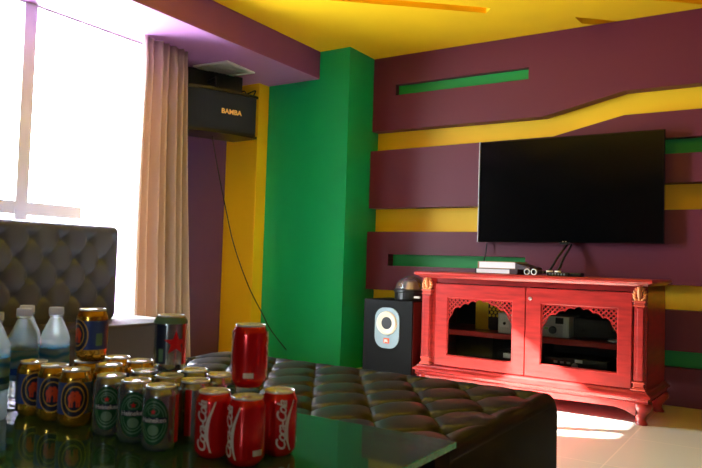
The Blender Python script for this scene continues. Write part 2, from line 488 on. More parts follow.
# ------------------------------------------------------------------ tufted leather
def tufted(LX, LY, D, a, b, ox, oy, A=0.026, r=0.045, nx=220, ny=200, dimple=0.03, base=0.0, inset=0.0):
    """Padded block: top spans 0..LX x 0..LY at height D, diamond tufts with periods a, b; one button at (ox, oy)."""
    bm = B()
    def hgt(x, y):
        u = (x-ox)/a + (y-oy)/b; w = (x-ox)/a - (y-oy)/b
        su = abs(sin(pi*u)); sw = abs(sin(pi*w))
        h = A*((su*sw)**0.24 - 1)
        # button dimple
        gx = (x-ox)/a; gy = (y-oy)/b
        best = 9
        for k in (0, 0.5):
            dx = (gx-k-round(gx-k))*a; dy = (gy-k-round(gy-k))*b
            best = min(best, math.hypot(dx, dy))
        h -= dimple*math.exp(-(best/0.028)**2)
        e = min(x, y, LX-x, LY-y)
        if e < 0.07: h *= max(0.0, min(1.0, (e-0.015)/0.055))
        def rd(q): return 0 if q >= r else r - math.sqrt(max(0, r*r-(r-q)**2))
        return D + h - max(rd(max(min(x, LX-x), 0)), 0) - rd(max(min(y, LY-y), 0))*1.0
    xs = [LX*i/nx for i in range(nx+1)]; ys = [LY*j/ny for j in range(ny+1)]
    G = [[bm.verts.new((x, y, max(hgt(x, y), base+0.01))) for y in ys] for x in xs]
    for i in range(nx):
        for j in range(ny): bm.faces.new((G[i][j], G[i+1][j], G[i+1][j+1], G[i][j+1]))
    per = [G[i][0] for i in range(nx)] + [G[nx][j] for j in range(ny)] + [G[i][ny] for i in range(nx, 0, -1)] + [G[0][j] for j in range(ny, 0, -1)]
    low = [bm.verts.new((p.co.x, p.co.y, base)) for p in per]
    n = len(per)
    for i in range(n): bm.faces.new((per[i], low[i], low[(i+1) % n], per[(i+1) % n]))
    bm.faces.new(low)
    return bm
def button_mesh(r=0.011):
    t = B(); lathe(t, [(0, 0.005), (r*0.6, 0.004), (r, 0.0), (r*0.9, -0.004), (0, -0.005)], 12)
    return t

# ottoman (long tufted bench between table and cabinet)
ot = empty('ottoman', (-2.40, 1.30, 0.0))
tag(ot, 'large black diamond-tufted leather ottoman between glass table and red cabinet', 'ottoman')
OX, OY, OH = 1.67, 1.30, 0.412
oxx, oyy = (-1.77+2.40), (2.49-1.30)
bm = tufted(OX, OY, OH, 0.233, 0.336, oxx, oyy, base=0.03, nx=280, ny=230)
cbo = link('cushion_body', bm, 'leather', ot, smooth=True)
cbo.data.materials.append(M['lside'])
for f in cbo.data.polygons:
    if abs(f.normal.z) < 0.3 and min(cbo.data.vertices[v].co.z for v in f.vertices) < 0.1: f.material_index = 1
bm = B(); box(bm, 0.05, OX-0.05, 0.05, OY-0.05, 0.0, 0.03); link('plinth', bm, 'black', ot)
first = None
for k in (0, 0.5):
    for i in range(-4, 8):
        for j in range(-6, 3):
            x = oxx + (i+k)*0.233; y = oyy + (j+k)*0.336
            if 0.06 < x < OX-0.06 and 0.06 < y < OY-0.05:
                if first is None:
                    first = link('button', button_mesh(), 'leather', ot, smooth=True); o = first
                else:
                    o = first.copy(); COL.objects.link(o); o.parent = ot
                o.location = (x, y, OH-0.026-0.022)

# sofa along the window
so = empty('sofa', (-3.10, 0.0, 0.0))
tag(so, 'black leather sofa with deep button-tufted back standing under the bright window', 'sofa')
YA, YB = 0.30, 2.715
bm = tufted(YB-YA, 0.56, 0.20, 0.178, 0.21, 2.325-YA, 0.96-0.49, A=0.018, r=0.05, nx=300, ny=90, dimple=0.018)
# local (x->Y, y->Z, z->outward X): back face at X=-3.60
mt = Matrix(((0, 0, 1, -3.60+3.10), (1, 0, 0, YA), (0, 1, 0, 0.485), (0, 0, 0, 1)))
bmesh.ops.transform(bm, matrix=mt, verts=bm.verts)
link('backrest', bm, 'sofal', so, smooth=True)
bm = B(); box(bm, -0.58, 0.0, 0.25, 3.0, 0.09, 0.488, 0.02, 3)
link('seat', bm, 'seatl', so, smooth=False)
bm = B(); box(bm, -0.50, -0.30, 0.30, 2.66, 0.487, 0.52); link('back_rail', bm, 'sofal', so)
for x in (-0.52, -0.08):
    for y in (0.33, 2.92):
        bm = B(); lathe(bm, [(0, 0), (0.02, 0), (0.028, 0.09), (0, 0.09)], 16, (x, y, 0)); link('leg', bm, 'black', so, smooth=False)
first = None
for k in (0, 0.5):
    for i in range(-12, 4):
        for j in range(-2, 1):
            y = 2.325 + (i+k)*0.178; z = 0.96 + (j+k)*0.21
            if YA+0.05 < y < YB-0.04 and 0.53 < z < 1.0:
                if first is None:
                    t = button_mesh(0.010); bmesh.ops.transform(t, matrix=Matrix.Rotation(pi/2, 4, 'Y'), verts=t.verts)
                    first = link('button', t, 'sofal', so, smooth=True); o = first
                else:
                    o = first.copy(); COL.objects.link(o); o.parent = so
                o.location = (-0.30-0.022-0.012, y, z)

# ------------------------------------------------------------------ wall speaker in the niche
sn = Vector((0.93, -0.36, 0)).normalized()
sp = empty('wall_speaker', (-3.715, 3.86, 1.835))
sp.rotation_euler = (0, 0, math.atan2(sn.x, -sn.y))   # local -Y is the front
tag(sp, 'black karaoke loudspeaker with bowed front hung high in the corner niche', 'loudspeaker')
sw, sh, dp = 0.60, 0.345, 0.26
def bow(w, bulge, n=16, ext=0.0):
    return [(-w/2-ext + (w+2*ext)*i/n, -bulge*(1-(2*i/n-1)**2)-ext) for i in range(n+1)]
bm = B(); prism(bm, bow(sw-0.01, 0.045)+[(sw/2-0.08, dp), (-sw/2+0.08, dp)], 'z', 0.02, sh-0.02); link('cabinet_box', bm, 'black', sp)
for z0, z1 in ((0.0, 0.02), (sh-0.02, sh)):
    bm = B(); prism(bm, bow(sw, 0.05, ext=0.008)+[(sw/2-0.07, dp), (-sw/2+0.07, dp)], 'z', z0, z1)
    link('end_panel', bm, 'black', sp)
bm = B(); f = bow(sw-0.02, 0.046, ext=0.003); prism(bm, f+[(p[0], p[1]+0.004) for p in f[::-1]], 'z', 0.024, sh-0.024); link('grille', bm, 'grille', sp)
t = text_bm('BAMBA', 0.052, 0.002, bold=0.0016, spacing=1.02)
bmesh.ops.transform(t, matrix=Matrix.Translation((0.055, -0.054, sh/2+0.0)) @ Matrix.Rotation(pi/2, 4, 'X'), verts=t.verts)
link('lettering', t, 'lettergold', sp)
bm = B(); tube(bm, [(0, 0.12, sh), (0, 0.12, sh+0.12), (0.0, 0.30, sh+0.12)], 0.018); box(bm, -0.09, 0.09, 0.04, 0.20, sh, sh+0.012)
box(bm, -0.26, 0.30, dp+0.01, dp+0.03, 0.02, sh+0.21)  # dark plate standing in for the shade above and behind the speaker
link('bracket_and_shade_plate', bm, 'dark', sp)
bm = B(); tube(bm, smoothpath([(0.16, 0.1, sh+0.01), (0.2, 0.04, sh+0.035), (0.25, 0.08, sh+0.03), (0.28, 0.0, sh+0.045), (0.3, 0.06, sh+0.02)]), 0.006)
link('wire_bundle', bm, 'cable', sp)
bm = B(); tube(bm, smoothpath([(-3.80, 3.86, 1.86), (-3.84, 3.902, 1.799), (-3.86, 4.005, 1.542), (-3.85, 4.091, 1.267), (-3.84, 4.19, 0.987), (-3.83, 4.37, 0.658), (-3.80, 4.529, 0.418), (-3.73, 4.57, 0.277), (-3.56, 4.575, 0.123)], 10), 0.0045)
tag(link('speaker_cable', bm, 'cable', smooth=True), 'thin black cable dangling from the corner loudspeaker past the yellow pier', 'cable')

# ------------------------------------------------------------------ television
tv = empty('television', (-1.338, 4.85, 1.06))
tag(tv, 'large flat black television mounted on the purple and yellow wall', 'television')
TW, TH = 1.29, 0.757
bm = B()
b_ = 0.014
def frame_prism(bm, w, h, t_, d0, d1, cham):
    # picture-frame of four mitred bars with a chamfered outer edge
    o = [(-w/2, 0), (w/2, 0), (w/2, h), (-w/2, h)]
    i_ = [(-w/2+t_, t_), (w/2-t_, t_), (w/2-t_, h-t_), (-w/2+t_, h-t_)]
    oc = [(-w/2+cham, cham), (w/2-cham, cham), (w/2-cham, h-cham), (-w/2+cham, h-cham)]
    R = []
    for pts, y in ((o, d1), (o, d0+cham), (oc, d0), (i_, d0), (i_, d0+0.006)):
        R.append([bm.verts.new((p[0], y, p[1])) for p in pts])
    for a, c in zip(R, R[1:]):
        for k in range(4): bm.faces.new((a[k], a[(k+1) % 4], c[(k+1) % 4], c[k]))
    bm.faces.new(R[0])
frame_prism(bm, TW, TH, b_, 0.0, 0.045, 0.006)
link('bezel', bm, 'bgloss', tv)
bm = B(); box(bm, -TW/2+b_-0.001, TW/2-b_+0.001, 0.005, 0.02, b_-0.001, TH-b_+0.001); link('screen', bm, 'screen', tv)
bm = B(); prism(bm, [(-TW/2-0.007, 0.0), (-TW/2-0.0005, -0.002), (-TW/2-0.0005, 0.03), (-TW/2-0.007, 0.03)], 'z', 0.0, TH)  # pale strip painting the window reflection on the left bezel edge
o = link('edge_glint', bm, 'silp', tv); o['label'] = 'pale window glint along the left bezel edge'
bm = B(); prism(bm, [(-0.04, 0.003), (0.04, 0.003), (0.025, -0.012), (-0.025, -0.012)], 'y', -0.002, 0.02); link('sensor_tab', bm, 'black', tv)
bm = B()
for dx in (-0.012, 0.008): box(bm, dx, dx+0.008, -0.004, 0, 0.004, 0.011, 0.002, 1)
link('logo', bm, 'led', tv)
bm = B(); box(bm, -0.3, 0.3, 0.045, 0.09, 0.15, 0.6); link('wall_mount', bm, 'dark', tv)
for nm, pts, lab in (
    ('television_cable', [(-1.33, 4.90, 1.05), (-1.335, 4.85, 1.02), (-1.37, 4.80, 0.95), (-1.41, 4.76, 0.865), (-1.46, 4.70, 0.838)], 'black cable hanging left of its twin from the television centre'),
    ('television_cable', [(-1.30, 4.90, 1.05), (-1.305, 4.85, 1.01), (-1.33, 4.80, 0.94), (-1.35, 4.75, 0.862), (-1.39, 4.68, 0.838)], 'black cable hanging right of its twin from the television centre'),
    ('power_cord', [(-1.93, 4.90, 1.055), (-1.93, 4.89, 1.02), (-1.935, 4.88, 0.95), (-1.93, 4.80, 0.85)], 'thin dark cord hanging from the left end of the television')):
    bm = B(); tube(bm, smoothpath(pts), 0.008 if nm[0] == 't' else 0.004)
    tag(link(nm, bm, 'cable', smooth=True), lab, 'cable')

# ------------------------------------------------------------------ red carved cabinet
th = radians(-2.26)
P0 = Vector((-0.655, 4.169, 0))
cu_, cn_ = Vector((cos(th), sin(th), 0)), Vector((-sin(th), cos(th), 0))
def cw(u, n, z=0.0): return P0 + cu_*u + cn_*n + Vector((0, 0, z))
cb = empty('media_cabinet', P0, th)
tag(cb, 'carved red cherry-wood cabinet with two fretwork glass doors below the television', 'cabinet')
D_ = 0.56
# carcass
bm = B()
box(bm, -1.495, -1.475, 0.055, D_, 0.19, 0.79); box(bm, -0.05, -0.03, 0.055, D_, 0.19, 0.79)
box(bm, -1.495, -0.03, 0.05, D_, 0.755, 0.79); box(bm, -1.495, -0.03, 0.055, D_, 0.185, 0.205)
box(bm, -1.495, -1.385, 0.045, 0.075, 0.19, 0.79); box(bm, -0.105, -0.03, 0.045, 0.075, 0.19, 0.79)
link('carcass', bm, 'wood', cb)
bm = B(); box(bm, -1.475, -0.05, D_-0.015, D_-0.002, 0.205, 0.755)
box(bm, -0.752, -0.732, 0.07, D_-0.015, 0.205, 0.755); link('inner_back', bm, 'dark', cb)
bm = B(); box(bm, -1.475, -0.05, 0.0465, D_-0.015, 0.410, 0.446, 0.003, 1); link('shelf', bm, 'wood', cb)
# top board with moulded edge
bm = B()
prof = [(0.03, 0.785), (0.015, 0.79), (0.008, 0.80), (-0.008, 0.803), (-0.018, 0.812), (-0.016, 0.822), (-0.008, 0.828)]
R = []
for q, z in prof:
    R.append([bm.verts.new(p) for p in ((-1.515+q, q, z), (-0.012-q, q, z), (-0.012-q, D_+0.02, z), (-1.515+q, D_+0.02, z))])
for a, c in zip(R, R[1:]):
    for k in range(4): bm.faces.new((a[k], a[(k+1) % 4], c[(k+1) % 4], c[k]))
bm.faces.new(R[0]); bm.faces.new(R[-1])
link('top_board', bm, 'wood', cb)
# base moulding
bm = B()
prof = [(0.03, 0.197), (0.012, 0.190), (0.008, 0.180), (0.0, 0.176), (-0.012, 0.168), (-0.014, 0.158), (0.0, 0.150), (0.004, 0.135), (-0.002, 0.130), (0.01, 0.122)]
R = []
for q, z in prof:
    R.append([bm.verts.new(p) for p in ((-1.515+q, q, z), (-0.012-q, q, z), (-0.012-q, D_+0.005, z), (-1.515+q, D_+0.005, z))])
for a, c in zip(R, R[1:]):
    for k in range(4): bm.faces.new((a[k], a[(k+1) % 4], c[(k+1) % 4], c[k]))
bm.faces.new(R[0]); bm.faces.new(R[-1])
link('base_moulding', bm, 'wood', cb)
# front apron, curved lower edge
n = 24; pts = [(-1.44, 0.124), (-0.08, 0.124)]
for i in range(n+1):
    s = i/n; x = -0.08 - 1.36*s
    e = min(s, 1-s)*1.36
    z = 0.092 - 0.040*math.exp(-(e/0.055)**2) - 0.010*math.exp(-((s-0.5)/0.22)**2)
    pts.append((x, z))
bm = B(); prism(bm, pts, 'y', 0.006, 0.028); link('apron', bm, 'wood', cb)
# cabriole legs
def leg(cx, cy, sx, sy):
    bm = B()
    secs = [(0.126, 0.0, 0.054), (0.105, -0.004, 0.053), (0.088, -0.004, 0.048), (0.068, 0.002, 0.039), (0.048, 0.007, 0.031), (0.030, 0.008, 0.027), (0.016, 0.004, 0.029), (0.006, 0.0, 0.033), (0.0, 0.0, 0.032)]
    R = []
    for z, off, h in secs:
        ox, oy = cx - sx*off, cy - sy*off
        R.append([bm.verts.new((ox+h*0.98*cos(pi/8+k*pi/4)*1.05, oy+h*0.98*sin(pi/8+k*pi/4)*1.05, z)) for k in range(8)])
    for a, c in zip(R, R[1:]):
        for k in range(8): bm.faces.new((a[k], a[(k+1) % 8], c[(k+1) % 8], c[k]))
    bm.faces.new(R[0]); bm.faces.new(R[-1])
    return link('leg', bm, 'wood', cb, smooth=True)
leg(-1.462, 0.052, -1, -1); leg(-0.055, 0.052, 1, -1); leg(-1.462, D_-0.03, -1, 1); leg(-0.055, D_-0.03, 1, 1)
# columns with capital, base and gilded leaf
for side, cx in ((-1, -1.442), (1, -0.067)):
    bm = B()
    box(bm, cx-0.026, cx+0.026, 0.012, 0.05, 0.245, 0.672, 0.004, 1)
    box(bm, cx-0.010, cx+0.024, 0.004, 0.03, 0.255, 0.662, 0.004, 2)
    col = link('column', bm, 'wood', cb)
    bm = B()
    for (z0, z1, h) in ((0.672, 0.680, 0.036), (0.680, 0.697, 0.030), (0.697, 0.706, 0.038)):
        box(bm, cx-h, cx+h, 0.045-h*1.2, 0.05, z0, z1, 0.003, 2)
    link('capital', bm, 'wpale', col)
    bm = B()
    for (z0, z1, h) in ((0.197, 0.207, 0.040), (0.207, 0.214, 0.034), (0.214, 0.236, 0.028), (0.236, 0.246, 0.036)):
        box(bm, cx-h, cx+h, 0.045-h*1.2, 0.05, z0, z1, 0.003, 2)
    link('column_base', bm, 'wpale', col)
    # acanthus leaf
    bm = B()
    def blob(px, py, pz, rx, ry, rz, ang=0):
        t = B(); bmesh.ops.create_icosphere(t, subdivisions=2, radius=1)
        join(bm, t, Matrix.Translation((px, py, pz)) @ Matrix.Rotation(ang, 4, 'Y') @ Matrix.Diagonal((rx, ry, rz, 1)))
    blob(cx, 0.012, 0.750, 0.014, 0.024, 0.040)
    for i, (dz, dx, r_) in enumerate(((0.720, 0.025, 0.016), (0.737, 0.029, 0.016), (0.753, 0.026, 0.015), (0.768, 0.019, 0.014), (0.779, 0.010, 0.011))):
        for s in (-1, 1):
            blob(cx+s*dx, 0.014+0.002*i, dz, r_*0.5, 0.014, r_, s*radians(48-6*i))
    for s in (-1, 0, 1): blob(cx+s*0.020, 0.010, 0.712, 0.011, 0.016, 0.008)
    o = link('carved_leaf', bm, 'gilt', cb, smooth=True); o['label'] = 'gilded carved leaf'
# doors
def door(x0, x1, ox0, ox1, oz0, oz1, knob_x):
    z0, z1 = 0.199, 0.750
    o_ = [(x0, z0), (x1, z0), (x1, z1), (x0, z1)]
    i_ = [(ox0, oz0), (ox1, oz0), (ox1, oz1), (ox0, oz1)]
    j_ = [(ox0-0.006, oz0-0.006), (ox1+0.006, oz0-0.006), (ox1+0.006, oz1+0.006), (ox0-0.006, oz1+0.006)]
    bm = B(); R = []
    for pts, y in ((o_, 0.044), (o_, 0.022), ([(p[0]+(0.004 if p[0] == x0 else -0.004), p[1]+(0.004 if p[1] == z0 else -0.004)) for p in o_], 0.018), (j_, 0.018), (i_, 0.026), (i_, 0.044)):
        R.append([bm.verts.new((p[0], y, p[1])) for p in pts])
    R.append(R[0])
    for a, c in zip(R, R[1:]):
        for k in range(4): bm.faces.new((a[k], a[(k+1) % 4], c[(k+1) % 4], c[k]))
    d = link('door', bm, 'wood', cb)
    bm = B(); box(bm, ox0, ox1, 0.040, 0.043, oz0, oz1); link('glass_pane', bm, 'cabg', d)
    # fretwork: lattice above a scalloped arch
    bm = B(); cxm = (ox0+ox1)/2; hw = (ox1-ox0)/2
    c = 0.0024; nx = int((ox1-ox0)/c); nz = int(0.19/c)
    def arch(t):
        t = abs(t)
        return oz1 - 0.010 - 0.092*t**1.45 - (0.055*max(0, t-0.82)/0.18) + 0.013*abs(sin(pi*(t*4.0+0.5)))**0.8 - 0.006
    def solid(x, z):
        t = (x-cxm)/hw; a_ = arch(t)
        if z < a_: return False
        if z < a_+0.0065 or z > oz1-0.004 or x < ox0+0.004 or x > ox1-0.004: return True
        p = 0.029
        u = ((x-cxm)+(z-oz1))/p; w = ((x-cxm)-(z-oz1))/p
        return abs(u-round(u)) < 0.15 or abs(w-round(w)) < 0.15
    cache = {}
    def V(i, j, y):
        k = (i, j, y)
        if k not in cache: cache[k] = bm.verts.new((ox0+i*c, y, oz1-j*c))
        return cache[k]
    S_ = [[solid(ox0+(i+.5)*c, oz1-(j+.5)*c) for j in range(nz)] for i in range(nx)]
    yf, yb = 0.030, 0.039
    for i in range(nx):
        for j in range(nz):
            if not S_[i][j]: continue
            bm.faces.new((V(i, j, yf), V(i, j+1, yf), V(i+1, j+1, yf), V(i+1, j, yf)))
            bm.faces.new((V(i, j, yb), V(i+1, j, yb), V(i+1, j+1, yb), V(i, j+1, yb)))
            if i == 0 or not S_[i-1][j]: bm.faces.new((V(i, j, yf), V(i, j, yb), V(i, j+1, yb), V(i, j+1, yf)))
            if i == nx-1 or not S_[i+1][j]: bm.faces.new((V(i+1, j, yf), V(i+1, j+1, yf), V(i+1, j+1, yb), V(i+1, j, yb)))
            if j == 0 or not S_[i][j-1]: bm.faces.new((V(i, j, yf), V(i+1, j, yf), V(i+1, j, yb), V(i, j, yb)))
            if j == nz-1 or not S_[i][j+1]: bm.faces.new((V(i, j+1, yf), V(i, j+1, yb), V(i+1, j+1, yb), V(i+1, j+1, yf)))
    link('fretwork', bm, 'wood', d)
    return d
door(-1.378, -0.745, -1.285, -0.833, 0.276, 0.657, None)
dr = door(-0.741, -0.108, -0.640, -0.190, 0.284, 0.652, -0.715)
bm = B(); t = B(); lathe(t, [(0, -0.002), (0.011, 0), (0.012, 0.006), (0.008, 0.010), (0, 0.010)], 16)
join(bm, t, Matrix.Translation((-0.712, 0.018, 0.683)) @ Matrix.Rotation(pi/2, 4, 'X'))
lk = link('lock', bm, 'silver', dr, smooth=False); lk['label'] = 'round silver lock'

# things inside the cabinet
def on_cab(name, u, n_, z, rz=0.0):
    return empty(name, cw(u, n_, z), th+rz)
a = on_cab('stereo_unit', -0.585, 0.075, 0.446)
tag(a, 'silver compact stereo unit with round knob on the right-hand upper shelf', 'stereo')
bm = B(); box(bm, -0.075, 0.10, 0, 0.22, 0.004, 0.135, 0.004, 2); link('casing', bm, 'silp', a)
bm = B(); box(bm, -0.06, 0.06, -0.002, 0.002, 0.012, 0.075, 0.002, 1); link('front_panel', bm, 'silver', a)
bm = B(); t = B(); lathe(t, [(0, 0), (0.024, 0), (0.022, 0.014), (0, 0.014)], 20); join(bm, t, Matrix.Translation((0.0, -0.002, 0.048)) @ Matrix.Rotation(pi/2, 4, 'X')); link('knob', bm, 'dark', a)
bm = B(); box(bm, -0.052, -0.030, -0.004, 0, 0.050, 0.062); link('display', bm, 'dispg', a)
bm = B(); box(bm, 0.015, 0.065, -0.003, 0.002, 0.088, 0.126, 0.002, 1); link('disc_slot', bm, 'black', a)
a = on_cab('amplifier', -0.33, 0.13, 0.446)
tag(a, 'big black amplifier right of the silver stereo on the upper shelf', 'amplifier')
bm = B(); box(bm, -0.145, 0.135, 0, 0.24, 0.01, 0.13, 0.004, 2); link('casing', bm, 'black', a)
bm = B(); box(bm, -0.135, 0.125, -0.003, 0, 0.02, 0.12); link('front_panel', bm, 'dark', a)
for i, px in enumerate((-0.09, 0.08)):
    bm = B(); t = B(); lathe(t, [(0, 0), (0.014, 0), (0.013, 0.012), (0, 0.012)], 16); join(bm, t, Matrix.Translation((px, -0.003, 0.05)) @ Matrix.Rotation(pi/2, 4, 'X')); link('knob', bm, 'dark', a)
for px in (-0.12, 0.11):
    bm = B(); lathe(bm, [(0, 0), (0.012, 0), (0.012, 0.01), (0, 0.01)], 12, (px, 0.04, 0)); link('foot', bm, 'black', a)
a = on_cab('crumpled_wrapper', -0.225, 0.075, 0.446)
tag(a, 'small pale crumpled wrapper at the right end of the upper shelf', 'wrapper')
bm = B(); bmesh.ops.create_icosphere(bm, subdivisions=3, radius=1)
for v_ in bm.verts: v_.co = Vector((v_.co.x*0.032, v_.co.y*0.018, 0.012+v_.co.z*0.011))*1.0 + Vector((0, 0, 0.002*random.random()))
link('foil', bm, 'silp', a)
a = on_cab('disc_player', -0.45, 0.09, 0.205)
tag(a, 'black disc player with pale label on the lower right shelf', 'disc player')
bm = B(); box(bm, -0.19, 0.19, 0, 0.26, 0.008, 0.125, 0.004, 2); link('casing', bm, 'black', a)
bm = B(); box(bm, 0.0, 0.045, -0.003, 0.0, 0.10, 0.118); link('label_sticker', bm, 'paper', a)
bm = B()
for px in (-0.13, -0.09, -0.05): box(bm, px, px+0.022, -0.004, 0, 0.088, 0.100)
link('buttons', bm, 'silp', a)
bm = B(); t = B(); lathe(t, [(0, 0), (0.02, 0), (0.018, 0.015), (0, 0.015)], 20); join(bm, t, Matrix.Translation((0.0, -0.003, 0.078)) @ Matrix.Rotation(pi/2, 4, 'X')); link('knob', bm, 'silver', a)
a = on_cab('white_speaker', -0.89, 0.07, 0.446)
tag(a, 'small pale grey box speaker on the left-hand upper shelf', 'speaker')
bm = B(); box(bm, -0.055, 0.075, 0, 0.16, 0.0, 0.13, 0.004, 2); link('casing', bm, 'silp', a)
bm = B(); box(bm, -0.045, 0.02, -0.002, 0, 0.04, 0.12, 0.002, 1); link('front_panel', bm, 'paper', a)
bm = B(); t = B(); lathe(t, [(0, 0), (0.010, 0), (0.008, 0.004), (0, 0.004)], 16); join(bm, t, Matrix.Translation((-0.01, -0.002, 0.065)) @ Matrix.Rotation(pi/2, 4, 'X')); link('knob', bm, 'dark', a)
a = on_cab('yellow_folder', -1.125, 0.23, 0.446, radians(8))
tag(a, 'yellow folder standing on the left-hand upper shelf', 'folder')
bm = B(); box(bm, -0.05, 0.05, 0, 0.03, 0, 0.21, 0.003, 1); link('cover', bm, 'yplastic', a)
bm = B(); box(bm, 0.05, 0.053, 0.002, 0.028, 0.004, 0.206); link('paper_edge', bm, 'paper', a)
a = on_cab('dotted_bag', -1.012, 0.20, 0.446)
tag(a, 'dark bag with yellow dots between the yellow folder and grey speaker', 'bag')
bm = B(); box(bm, -0.065, 0.055, 0, 0.10, 0, 0.20, 0.02, 3); link('body', bm, 'dark', a)
bm = B()
for i in range(4):
    for j in range(5):
        t = B(); lathe(t, [(0, 0), (0.010, 0), (0.010, 0.002), (0, 0.002)], 12)
        join(bm, t, Matrix.Translation((-0.046+i*0.027+(j % 2)*0.012, 0.0, 0.10+j*0.021)) @ Matrix.Rotation(pi/2, 4, 'X'))
link('dot_print', bm, 'yplastic', a)
a = on_cab('set_top_box', -0.885, 0.075, 0.205)
tag(a, 'small grey set-top box at the right of the lower left shelf', 'set-top box')
bm = B(); box(bm, -0.06, 0.08, 0, 0.18, 0.055, 0.13, 0.003, 1); link('casing', bm, 'dark', a)
bm = B(); box(bm, -0.06, 0.08, 0.0, 0.18, 0.0, 0.052, 0.003, 1); link('lower_casing', bm, 'black', a)
bm = B(); box(bm, -0.02, 0.045, -0.003, 0, 0.085, 0.115); link('display', bm, 'silp', a)
bm = B()
for px in (-0.02, 0.02): 
    t = B(); lathe(t, [(0, 0), (0.012, 0), (0.010, 0.01), (0, 0.01)], 16); join(bm, t, Matrix.Translation((px, -0.0, 0.028)) @ Matrix.Rotation(pi/2, 4, 'X'))
link('dials', bm, 'silver', a)

# things on top of the cabinet
ZT = 0.828
a = on_cab('ring_binder', -1.025, 0.20, ZT, radians(-3))
tag(a, 'black binder of white pages, lowest of the pile on the cabinet', 'binder', 'binders on the cabinet')
bm = B(); box(bm, -0.150, 0.16, -0.004, 0.2, 0, 0.004, 0.001, 1); box(bm, -0.150, 0.16, -0.004, 0.2, 0.031, 0.035, 0.001, 1); box(bm, -0.152, -0.146, -0.004, 0.2, 0, 0.035, 0.001, 1); link('cover', bm, 'dark', a)
bm = B(); box(bm, -0.143, 0.10, 0.0, 0.195, 0.004, 0.031); link('pages', bm, 'paper', a)
bm = B(); box(bm, 0.10, 0.158, 0.0, 0.195, 0.004, 0.031); link('spine', bm, 'brown', a)
a = on_cab('ring_binder', -1.015, 0.20, ZT+0.035, radians(-5))
tag(a, 'tan-edged binder lying on the black binder on the cabinet', 'binder', 'binders on the cabinet')
bm = B(); box(bm, -0.145, 0.13, 0.0, 0.2, 0, 0.004, 0.001, 1); box(bm, -0.145, 0.13, 0.0, 0.2, 0.044, 0.048, 0.001, 1); box(bm, -0.148, -0.141, 0.0, 0.2, 0, 0.048, 0.001, 1); link('cover', bm, 'tan', a)
bm = B(); box(bm, -0.138, 0.13, 0.004, 0.195, 0.004, 0.044); link('pages', bm, 'paper', a)
bm = B(); prism(bm, [(0.13, 0.0), (0.235, 0.0), (0.235, 0.014), (0.13, 0.040)], 'y', 0.004, 0.19); link('cover_flap', bm, 'brown', a)
for k, (uu, lb) in enumerate(((-0.738, 'left of the two microphones with a silver ring end, lying on the cabinet'), (-0.693, 'right of the two microphones with a silver ring end, lying on the cabinet'))):
    m_ = on_cab('microphone', uu, 0.02, ZT+0.0215, radians(2-4*k))
    m_.scale = (0.8, 0.8, 0.8)
    tag(m_, lb, 'microphone', 'microphones on the cabinet')
    bm = B(); t = B(); lathe(t, [(0, 0.006), (0.016, 0.006), (0.018, 0.0), (0.024, -0.002), (0.026, 0.006), (0.024, 0.04), (0.016, 0.07), (0.015, 0.165), (0, 0.165)], 24)
    join(bm, t, Matrix.Rotation(-pi/2, 4, 'X')); link('body', bm, 'black', m_, smooth=True)
    bm = B(); t = B(); lathe(t, [(0.017, -0.003), (0.0245, -0.005), (0.0265, 0.0), (0.0265, 0.006), (0.017, 0.004), (0.017, -0.003)], 24)
    join(bm, t, Matrix.Rotation(-pi/2, 4, 'X')); o = link('ring', bm, 'silp', m_, smooth=True); o['label'] = 'silver ring'
a = on_cab('remote_control', -0.60, 0.13, ZT, radians(6))
tag(a, 'long black remote control lying right of the microphones on the cabinet', 'remote control')
bm = B(); box(bm, -0.05, 0.09, 0, 0.05, 0, 0.024, 0.005, 2); link('body', bm, 'black', a)
bm = B()
for i in range(6): box(bm, -0.035+i*0.018, -0.025+i*0.018, -0.002, 0.0, 0.006, 0.018)
link('keypad', bm, 'plate', a)
for k, uu in enumerate((-0.690, -0.635)):
    c_ = on_cab('paper_cup', uu, 0.30, ZT)
    tag(c_, ('left' if k == 0 else 'right') + ' of the two small white cups behind the remote control', 'cup', 'white cups on the cabinet')
    bm = B(); lathe(bm, [(0, 0), (0.018, 0), (0.021, 0.034), (0.018, 0.034), (0.016, 0.004), (0, 0.004)], 20); link('cup', bm, 'paper', c_, smooth=True)
a = on_cab('adapter_box', -0.545, 0.27, ZT)
tag(a, 'flat black adapter under the hanging television cables on the cabinet', 'adapter')
bm = B(); box(bm, -0.06, 0.07, 0, 0.07, 0, 0.022, 0.005, 2); link('casing', bm, 'black', a)
bm = B(); tube(bm, [(-0.055, 0.035, 0.012), (-0.075, 0.035, 0.012)], 0.006); link('plug', bm, 'dark', a)

# ------------------------------------------------------------------ subwoofer with disco dome
sb = empty('subwoofer', (-2.455, 4.30, 0.0), radians(-3))
tag(sb, 'black floor subwoofer with silver port plate left of the red cabinet', 'subwoofer')
bm = B(); box(bm, -0.188, 0.226, 0, 0.34, 0.02, 0.612, 0.004, 2); link('enclosure', bm, 'subwood', sb)
bm = B(); box(bm, 0.226, 0.230, 0.012, 0.33, 0.03, 0.605); o = link('side_panel', bm, 'subside', sb); o['label'] = 'reddish brown side panel'  # thin red-brown sheet on the side next to the cabinet
for x in (-0.15, 0.19):
    for y in (0.04, 0.29):
        bm = B(); lathe(bm, [(0, 0), (0.02, 0), (0.02, 0.02), (0, 0.02)], 12, (x, y, 0)); link('foot', bm, 'black', sb)
